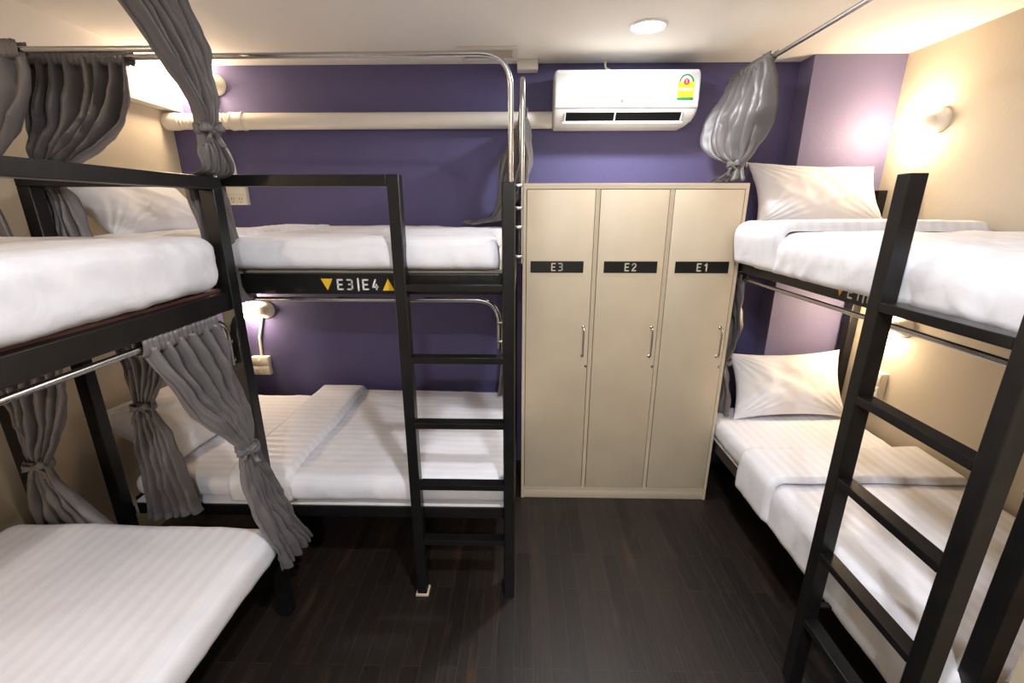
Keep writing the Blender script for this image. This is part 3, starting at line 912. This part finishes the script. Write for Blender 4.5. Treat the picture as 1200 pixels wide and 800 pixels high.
# right upper curtain
xr = RX - 0.012
curtain('grey curtain on the ceiling rod of the right bunk, knotted above locker E1', [
    ((xr, 2.80, 2.42), (xr, 2.37, 2.42), 0.020), ((xr - 0.05, 2.79, 2.32), (xr, 2.34, 2.32), 0.026), ((xr - 0.11, 2.78, 2.20), (xr - 0.01, 2.32, 2.20), 0.030),
    ((xr - 0.12, 2.76, 2.09), (xr - 0.01, 2.36, 2.10), 0.030), ((xr - 0.10, 2.68, 2.015), (xr - 0.02, 2.42, 2.02), 0.022), ((xr - 0.04, 2.56, 1.965), (xr - 0.03, 2.47, 1.965), 0.011),
    ((xr - 0.05, 2.62, 1.93), (xr - 0.03, 2.46, 1.93), 0.018), ((xr - 0.09, 2.72, 1.895), (xr - 0.03, 2.43, 1.89), 0.018)],
    7, tie=((xr - 0.035, 2.515, 1.965), 0.046, 0.026, (-0.8, -0.6, 0)), seed=7.0)
# right lower curtain
xr2 = RX + 0.03
curtain('grey curtain under the upper right bunk, in the gap beside locker E1', [
    ((xr2, 2.78, 1.385), (xr2, 2.42, 1.385), 0.016), ((xr2, 2.78, 1.25), (xr2 + 0.01, 2.42, 1.25), 0.022), ((xr2 + 0.01, 2.76, 1.12), (xr2 + 0.03, 2.42, 1.12), 0.022),
    ((xr2 + 0.01, 2.66, 0.95), (xr2 + 0.02, 2.46, 0.95), 0.016), ((xr2 + 0.01, 2.60, 0.87), (xr2 + 0.01, 2.50, 0.87), 0.010), ((xr2 + 0.01, 2.66, 0.78), (xr2 + 0.02, 2.47, 0.78), 0.016), ((xr2 + 0.01, 2.72, 0.57), (xr2 + 0.03, 2.44, 0.57), 0.018)],
    5, tie=((xr2 + 0.012, 2.55, 0.87), 0.046, 0.022, (-0.7, -0.7, 0)), seed=8.0)
# curtains at the foot end of the back bunk
curtain('grey curtain behind the chrome rods between the upper back bunk and the lockers', [
    ((-0.005, 2.80, 2.20), (0.005, 2.42, 2.20), 0.016), ((-0.05, 2.79, 2.10), (0.03, 2.44, 2.10), 0.026), ((-0.11, 2.77, 1.99), (0.055, 2.50, 1.99), 0.028),
    ((-0.13, 2.76, 1.88), (0.035, 2.55, 1.88), 0.022), ((-0.14, 2.74, 1.79), (-0.03, 2.60, 1.79), 0.016), ((-0.17, 2.75, 1.73), (-0.06, 2.60, 1.73), 0.018), ((-0.22, 2.76, 1.69), (-0.10, 2.54, 1.69), 0.012), ((-0.36, 2.74, 1.675), (-0.26, 2.56, 1.668), 0.010)],
    6, seed=9.0)
curtain('grey curtain beside the lockers under the upper back bunk, at the ladder end', [
    ((-0.10, 2.66, 1.385), (-0.06, 2.66, 1.385), 0.010), ((-0.11, 2.66, 1.20), (-0.055, 2.66, 1.20), 0.014), ((-0.12, 2.66, 1.00), (-0.055, 2.66, 1.00), 0.016),
    ((-0.13, 2.66, 0.80), (-0.055, 2.66, 0.80), 0.016), ((-0.15, 2.65, 0.605), (-0.06, 2.65, 0.605), 0.016)],
    4, seed=10.0, nu=60)

# ================================================================== LOCKERS
KX0, KX1, KY0, KZ = 0.006, 1.157, 2.415, 1.872
def locker_unit(label, x0, x1, y0, y1, zt, doors, group=None):
    t = thing('locker_cabinet', label, 'locker', ((x0 + x1) / 2, (y0 + y1) / 2, 0), group)
    th = 0.018
    bm = bmesh.new()
    box(bm, x0, x0 + th, y0, y1, 0, zt, 0.002)
    box(bm, x1 - th, x1, y0, y1, 0, zt, 0.002)
    box(bm, x0 + th, x1 - th, y0, y1, zt - 0.028, zt, 0.002)
    box(bm, x0 + th, x1 - th, y1 - 0.01, y1, 0.06, zt - 0.028)
    box(bm, x0 + th, x1 - th, y0 + 0.002, y1 - 0.01, 0.062, 0.082, 0.002)
    n = len(doors)
    wi = (x1 - x0 - 2 * th)
    sw = 0.022
    dw = (wi - sw * (n - 1)) / n
    for k in range(1, n):
        xx = x0 + th + dw * k + sw * (k - 1)
        box(bm, xx, xx + sw, y0 + 0.001, y1 - 0.01, 0.082, zt - 0.028, 0.0015)
    obj('carcass', bm, M['locker'], t, angle=20)
    obj('plinth', B(x0 + th, x1 - th, y0 + 0.006, y0 + 0.024, 0, 0.062, bev=0.001), M['locker'], t)
    for k, s in enumerate(doors):
        a = x0 + th + (dw + sw) * k + 0.003
        b = a + dw - 0.006
        z0, z1 = 0.085, zt - 0.031
        d = obj('door', B(a, b, y0 - 0.001, y0 + 0.017, z0, z1, bev=0.0015), M['locker'], t)
        # dark sheet behind the door: shadow line of the gap put into colour
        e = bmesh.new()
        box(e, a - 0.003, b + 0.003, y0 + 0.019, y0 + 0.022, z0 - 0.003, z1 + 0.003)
        obj('gap_shade_panel', e, M['locker_gap'], t)
        cx = (a + b) / 2 + (-0.012 if k == 0 else 0.002)
        zp = 1.448
        pl = bmesh.new()
        box(pl, cx - 0.142, cx + 0.142, y0 - 0.004, y0 - 0.001, zp - 0.031, zp + 0.031, 0.0008)
        wtx = lettering(bmesh.new(), s, (0, 0, 0), (1, 0, 0), (0, 0, 1), 0.037, 0.0065, gap=0.5)
        lettering(pl, s, (cx - wtx / 2, y0 - 0.004, zp - 0.0185), (1, 0, 0), (0, 0, 1), 0.037, 0.0065, gap=0.5, mi=1, depth=0.001)
        obj('number_plate', pl, [M['plate'], M['ivory']], d, smooth=False, label='black plate reading %s' % s)
        hx = b - 0.030
        hb = bmesh.new()
        tube(hb, rounded([(hx, y0 - 0.001, 1.115), (hx, y0 - 0.030, 1.108), (hx, y0 - 0.030, 0.955), (hx, y0 - 0.001, 0.948)], 0.012, 5), 0.0055, 10)
        disc_lathe(hb, (hx, y0, 1.115), (0, -1, 0), [(0, 0.010), (0.004, 0.010), (0.007, 0.006)], 14)
        disc_lathe(hb, (hx, y0, 0.948), (0, -1, 0), [(0, 0.010), (0.004, 0.010), (0.007, 0.006)], 14)
        obj('handle', hb, M['chrome'], d)
        if k < n - 1 or n == 3:
            lk = bmesh.new()
            disc_lathe(lk, (b - 0.008, y0, 0.885), (0, -1, 0), [(0, 0.008), (0.006, 0.008), (0.008, 0.006)], 14)
            obj('lock', lk, M['chrome'], d)
    return t
locker_unit('cream laminate cabinet of three lockers with black plates E3, E2, E1', KX0, KX1, KY0, YB - 0.01, KZ, ['E3', 'E2', 'E1'])
# plain cream cabinet at the near end of the right bunk (its edge shows in the lower right corner)
cab = thing('cabinet', 'cream cabinet at the near end of the right bunk, in the lower right corner', 'cabinet', (1.6, 0.6, 0))
bm = bmesh.new()
for a in ((1.175, 1.193), (1.992, 2.010)): box(bm, a[0], a[1], 0.36, 0.815, 0, 1.87, 0.002)
box(bm, 1.193, 1.992, 0.36, 0.815, 1.845, 1.87, 0.002); box(bm, 1.193, 1.992, 0.80, 0.815, 0.06, 1.845); box(bm, 1.193, 1.992, 0.37, 0.815, 0.04, 0.06)
obj('carcass', bm, M['locker'], cab)
for k in range(2):
    d = obj('door', B(1.196 + 0.399 * k, 1.590 + 0.399 * k, 0.342, 0.36, 0.065, 1.84, bev=0.002), M['locker'], cab)
    hb = bmesh.new(); hx = 1.56 + 0.066 * k
    tube(hb, rounded([(hx, 0.342, 1.115), (hx, 0.312, 1.108), (hx, 0.312, 0.955), (hx, 0.342, 0.948)], 0.012, 5), 0.0055, 10)
    obj('handle', hb, M['chrome'], d)

# ================================================================== AIR CONDITIONER
ax0, ax1 = 0.172, 0.938
ac = thing('air_conditioner', 'white split air conditioner with yellow energy label on the purple wall above the lockers', 'air conditioner', ((ax0 + ax1) / 2, YB, 2.18))
prof = [(2.848, 2.452), (2.70, 2.455), (2.668, 2.449), (2.655, 2.432), (2.650, 2.38), (2.648, 2.30), (2.650, 2.272), (2.654, 2.268), (2.656, 2.262), (2.664, 2.235), (2.684, 2.205), (2.712, 2.188), (2.75, 2.182), (2.848, 2.182)]
bm = bmesh.new()
xsn = [(ax0, 0.012), (ax0 + 0.004, 0.005), (ax0 + 0.014, 0.0), (ax1 - 0.014, 0.0), (ax1 - 0.004, 0.005), (ax1, 0.012)]
rings = []
for x, ins in xsn:
    rr = []
    for (y, z) in prof:
        # the casing's lower corners round in
        k = max(0, (2.27 - z) / 0.09)
        xx = x + (0.0 if x < 0.5 else -0.035 * k * k)
        yy = y + (ins if y < 2.84 else 0)
        zz = z - (ins if z > 2.43 else (-ins if z < 2.2 else 0))
        rr.append(bm.verts.new((xx, yy, zz)))
    rings.append(rr)
for a, b in zip(rings, rings[1:]):
    for k in range(len(prof)):
        bm.faces.new((a[k], a[(k + 1) % len(prof)], b[(k + 1) % len(prof)], b[k]))
bm.faces.new(rings[0]); bm.faces.new(rings[-1])
bmesh.ops.recalc_face_normals(bm, faces=bm.faces)
obj('casing', bm, M['ac'], ac, angle=30)
# seam between the front panel and the lower casing
obj('panel_seam', B(ax0 + 0.006, ax1 - 0.008, 2.6485, 2.66, 2.2665, 2.2695), M['pvc'], ac, smooth=False)
# outlet: dark slot tilted on the lower curve, with vanes and a thin flap
def slope(s, off):       # s 0..1 from top to bottom of the sloping part
    p0, p1 = V((2.660, 2.250)), V((2.693, 2.199))
    d = (p1 - p0); n = V((d.y, -d.x)).normalized()
    if n.x > 0: n = -n
    q = p0 + d * s + n * off
    return q
vent = bmesh.new()
def slab(bm, xa, xb, s0, s1, o0, o1, mi=0):
    c = [slope(s0, o0), slope(s1, o0), slope(s1, o1), slope(s0, o1)]
    a = [bm.verts.new((xa, q.x, q.y)) for q in c]; b = [bm.verts.new((xb, q.x, q.y)) for q in c]
    fs = [bm.faces.new(a), bm.faces.new(b[::-1])]
    for k in range(4): fs.append(bm.faces.new((a[k], b[k], b[(k + 1) % 4], a[(k + 1) % 4])))
    for f in fs: f.material_index = mi
    bmesh.ops.recalc_face_normals(bm, faces=bm.faces)
slab(vent, ax0 + 0.055, ax1 - 0.075, 0.08, 0.80, -0.002, 0.0065)
outlet = obj('air_outlet', vent, M['ac_dark'], ac, smooth=False)
fl = bmesh.new(); slab(fl, ax0 + 0.045, ax1 - 0.068, 0.80, 0.98, -0.002, 0.013)
obj('flap', fl, M['ac'], ac, smooth=False)
for k in range(3):
    vv = bmesh.new(); xx = (ax0 + 0.055, 0.495, ax1 - 0.085)[k]
    slab(vv, xx, xx + 0.007, 0.08, 0.85, 0.004, 0.012)
    obj('vane', vv, M['ac'], outlet, smooth=False)
# energy label with arch and dot, and the maker's round mark
lb = bmesh.new()
yl = 2.647
def card(bm, x0, x1, z0, z1, y, mi, ysl=0.0): box(bm, x0, x1, y - 0.001, y + 0.004, z0, z1, 0, mi)
card(lb, 0.818, 0.902, 2.300, 2.388, yl, 0)
card(lb, 0.818, 0.902, 2.300, 2.312, yl - 0.0008, 1)
card(lb, 0.826, 0.894, 2.344, 2.356, yl - 0.0008, 2)
for k in range(4): card(lb, 0.826, 0.894, 2.322 + k * 0.006 if k < 3 else 2.366, (2.322 + k * 0.006 if k < 3 else 2.366) + 0.0015, yl - 0.0007, 4)
def arc_poly(bm, r0, r1, y, mi, n=20):
    for k in range(n):
        a, b = PI * k / n, PI * (k + 1) / n
        p = [(0.860 + r * math.cos(t), y, 2.384 + r * math.sin(t)) for r, t in ((r0, a), (r1, a), (r1, b), (r0, b))]
        f = bm.faces.new([bm.verts.new(q) for q in p] if r0 > 0 else [bm.verts.new(q) for q in p[1:]]); f.material_index = mi
arc_poly(lb, 0.0, 0.031, yl - 0.0012, 2)
arc_poly(lb, 0.030, 0.038, yl - 0.0014, 1)
disc_lathe(lb, (0.860, yl + 0.003, 2.386), (0, -1, 0), [(0, 0.015), (0.0062, 0.015)], 24, 3)
lettering(lb, '5', (0.8565, yl - 0.0035, 2.379), (1, 0, 0), (0, 0, 1), 0.014, 0.003, mi=2, depth=0.0005)
obj('energy_label', lb, [M['sticker'], M['green'], M['white_paint'], M['red'], M['yellow']], ac, smooth=False, label='yellow energy label with a red dot and green band')
lg = bmesh.new()
disc_lathe(lg, (0.530, 2.650, 2.297), (0, -1, 0), [(0, 0.009), (0.0035, 0.009)], 20)
lettering(lg, 'LG', (0.545, 2.6475, 2.290), (1, 0, 0), (0, 0, 1), 0.014, 0.0030, gap=0.3, depth=0.0012)
obj('maker_mark', lg, M['grey_mark'], ac, smooth=False)

# power cable from the ceiling to the air conditioner
bm = bmesh.new(); tube(bm, rounded([(0.455, 2.80, ZC - 0.001), (0.455, 2.80, 2.49), (0.50, 2.77, 2.463), (0.54, 2.76, 2.458)], 0.02, 6), 0.006, 8)
obj('cable', bm, M['pvc'], label='short white cable from the ceiling into the top of the air conditioner', cat='cable')

# duct along the back wall: rigid pipe, coupling, corrugated end
dz, dr, dy = 2.232, 0.044, YB - 0.047
duct = thing('duct_pipe', 'white round duct running along the purple wall from left wall to air conditioner', 'duct', (-0.8, YB, dz - dr))
bm = bmesh.new(); tube(bm, [(-1.62, dy, dz), (ax0 - 0.003, dy, dz)], dr, 28); obj('pipe', bm, M['pvc'], duct)
bm = bmesh.new(); disc_lathe(bm, (-1.68, dy, dz), (1, 0, 0), [(0, 0.046), (0.0, 0.050), (0.012, 0.050), (0.014, 0.047), (0.062, 0.047), (0.064, 0.050), (0.076, 0.050), (0.076, 0.045)], 28); obj('coupling', bm, M['pvc'], duct)
bm = bmesh.new()
pr = []
xx = -1.985
k = 0
while xx < -1.68:
    pr.append((xx + 1.985, 0.044 if k % 2 == 0 else 0.034)); xx += 0.011; k += 1
disc_lathe(bm, (-1.985, dy, dz), (1, 0, 0), pr, 24); obj('corrugated_hose', bm, M['pvc'], duct, angle=20)
bm = bmesh.new(); disc_lathe(bm, (-2.066, dy, dz), (1, 0, 0), [(0, 0.046), (0.02, 0.048), (0.055, 0.048), (0.085, 0.044)], 28); obj('wall_sleeve', bm, M['pvc'], duct)

# ================================================================== WALL LAMPS, SOCKETS, CABLES
def wall_lamp(label, base, n, d, m):
    """base on the wall, n = wall normal, d = direction of the bulb"""
    n = V(n); d = V(d).normalized(); b = V(base)
    t = thing('wall_lamp', label, 'wall lamp', base, 'bare bulb wall lamps beside the bunks')
    bm = bmesh.new(); disc_lathe(bm, b, n, [(0, 0.056), (0.012, 0.056), (0.020, 0.050), (0.028, 0.036), (0.038, 0.030), (0.045, 0.026)], 32)
    obj('base', bm, M['ceramic'], t)
    s = b + n * 0.040
    bm = bmesh.new(); disc_lathe(bm, s, d, [(-0.012, 0.024), (0.0, 0.026), (0.032, 0.026), (0.040, 0.022)], 28)
    obj('bulb_holder', bm, M['ceramic'], t)
    bm = bmesh.new(); disc_lathe(bm, s + d * 0.040, d, [(0, 0.014), (0.012, 0.020), (0.032, 0.032), (0.055, 0.038), (0.078, 0.036), (0.096, 0.026), (0.106, 0.012), (0.108, 0.001)], 24)
    obj('bulb', bm, m, t)
    return t
wall_lamp('lit bare bulb lamp high on the purple wall, above the upper back bunk', (-1.765, YB, 2.43), (0, -1, 0), (-0.95, -0.5, -0.05), M['bulb_u'])
wall_lamp('lit bare bulb lamp low on the purple wall, beneath the upper back bunk', (-1.685, YB, 1.108), (0, -1, 0), (-0.9, -0.6, 0.0), M['bulb_l'])
wall_lamp('lit bare bulb lamp high on the right beige wall, above the upper right bunk', (XR, 2.42, 2.16), (-1, 0, 0), (-0.6, 0.85, -0.05), M['bulb_u'])
wall_lamp('lit bare bulb lamp on the right beige wall, beneath the upper right bunk', (XR, 2.32, 1.15), (-1, 0, 0), (-0.6, 0.85, -0.05), M['bulb_l'])
wall_lamp('added unseen bare bulb lamp high on the left wall above the upper left bunk', (XL, 0.30, 2.14), (1, 0, 0), (0.6, -0.85, 0), M['bulb_u'])
# unseen lamp added to carry light falling from behind the camera
wall_lamp('added unseen bare bulb lamp on the left beige wall beneath the upper left bunk', (XL, 0.35, 1.12), (1, 0, 0), (0.6, -0.85, 0), M['bulb_l'])

def socket(label, c, n, w_=0.118, h_=0.13):
    c = V(c); n = V(n); s = V((0, 0, 1)).cross(n)
    t = thing('wall_socket', label, 'socket', c - V((0, 0, h_ / 2)), 'ivory switch and socket boxes')
    def ob(bm, a0, a1, z0, z1, d0, d1, bev=0, mi=0):
        p = c + s * a0 + n * d0 + V((0, 0, z0)); q = c + s * a1 + n * d1 + V((0, 0, z1))
        box(bm, p.x, q.x, p.y, q.y, p.z, q.z, bev, mi)
    bm = bmesh.new(); ob(bm, -w_ / 2, w_ / 2, -h_ / 2, h_ / 2, 0, 0.036, 0.004); obj('back_box', bm, M['socket'], t)
    bm = bmesh.new(); ob(bm, -w_ / 2 + 0.004, w_ / 2 - 0.004, 0.002, h_ / 2 - 0.004, 0.036, 0.041, 0.0015); pl = obj('switch_plate', bm, M['socket'], t)
    bm = bmesh.new(); ob(bm, -0.010, 0.010, 0.014, 0.050, 0.041, 0.046, 0.001); obj('rocker', bm, M['socket'], pl)
    bm = bmesh.new(); ob(bm, -w_ / 2 + 0.004, w_ / 2 - 0.004, -h_ / 2 + 0.004, -0.002, 0.036, 0.041, 0.0015)
    pl = obj('outlet_plate', bm, M['socket'], t)
    for sx in (-0.024, 0.024):
        bm = bmesh.new()
        for dx in (-0.007, 0.007): ob(bm, sx + dx - 0.0018, sx + dx + 0.0018, -0.036, -0.024, 0.0405, 0.0415, 0)
        ob(bm, sx - 0.003, sx + 0.003, -0.050, -0.044, 0.0405, 0.0415, 0)
        obj('slot', bm, M['socket_dark'], pl, smooth=False)
    return t
socket('ivory switch and socket box on the purple wall, above the upper back mattress', (-1.735, YB, 1.835), (0, -1, 0))
socket('ivory switch and socket box on the purple wall above the lower back bunk', (-1.765, YB, 0.725), (0, -1, 0))
socket('ivory switch and socket box on the beige wall, above the upper right bunk', (XR, 2.47, 1.785), (-1, 0, 0), 0.10, 0.15)
socket('ivory switch and socket box on the beige wall, above the lower right bunk', (XR, 2.39, 0.80), (-1, 0, 0), 0.10, 0.15)
bm = bmesh.new(); tube(bm, rounded([(-1.775, YB - 0.010, 2.375), (-1.81, YB - 0.05, 2.30), (-1.79, YB - 0.110, 2.232), (-1.755, YB - 0.05, 2.12), (-1.735, YB - 0.012, 2.02), (-1.735, YB - 0.012, 1.90)], 0.05, 6), 0.010, 10)
obj('cable', bm, M['pvc'], label='white cable looping over the duct from the high lamp to its socket', cat='cable')
bm = bmesh.new(); tube(bm, [(-1.715, YB - 0.012, 1.066), (-1.755, YB - 0.012, 0.92), (-1.762, YB - 0.012, 0.789)], 0.009, 10)
obj('cable', bm, M['pvc'], label='straight white conduit from the low lamp down to its socket', cat='cable')

# ================================================================== DOWNLIGHTS
def downlight(label, x, y, power):
    t = thing('downlight', label, 'ceiling light', (x, y, ZC), 'round recessed ceiling lights')
    bm = bmesh.new(); disc_lathe(bm, (x, y, ZC), (0, 0, -1), [(0, 0.085), (0.004, 0.085), (0.008, 0.074), (0.004, 0.070)], 36)
    obj('trim_ring', bm, M['ac'], t)
    bm = bmesh.new(); disc_lathe(bm, (x, y, ZC - 0.004), (0, 0, -1), [(0, 0.070), (0.0045, 0.069)], 36)
    obj('diffuser', bm, M['diffuser'], t)
    ld = bpy.data.lights.new('downlight', 'AREA'); ld.shape = 'DISK'; ld.size = 0.13; ld.energy = power; ld.color = DOWN_COL
    lo = bpy.data.objects.new('downlight_lamp', ld); C.objects.link(lo); lo.parent = t; lo.location = (0, 0, -0.012)
downlight('round lit ceiling light in front of the air conditioner', 0.56, 2.318, DOWN_W['visible'])
downlight('round lit ceiling light over the aisle, above the camera', 0.30, 0.45, DOWN_W['aisle'])
downlight('round lit ceiling light behind the camera', 0.0, -1.0, DOWN_W['behind'])
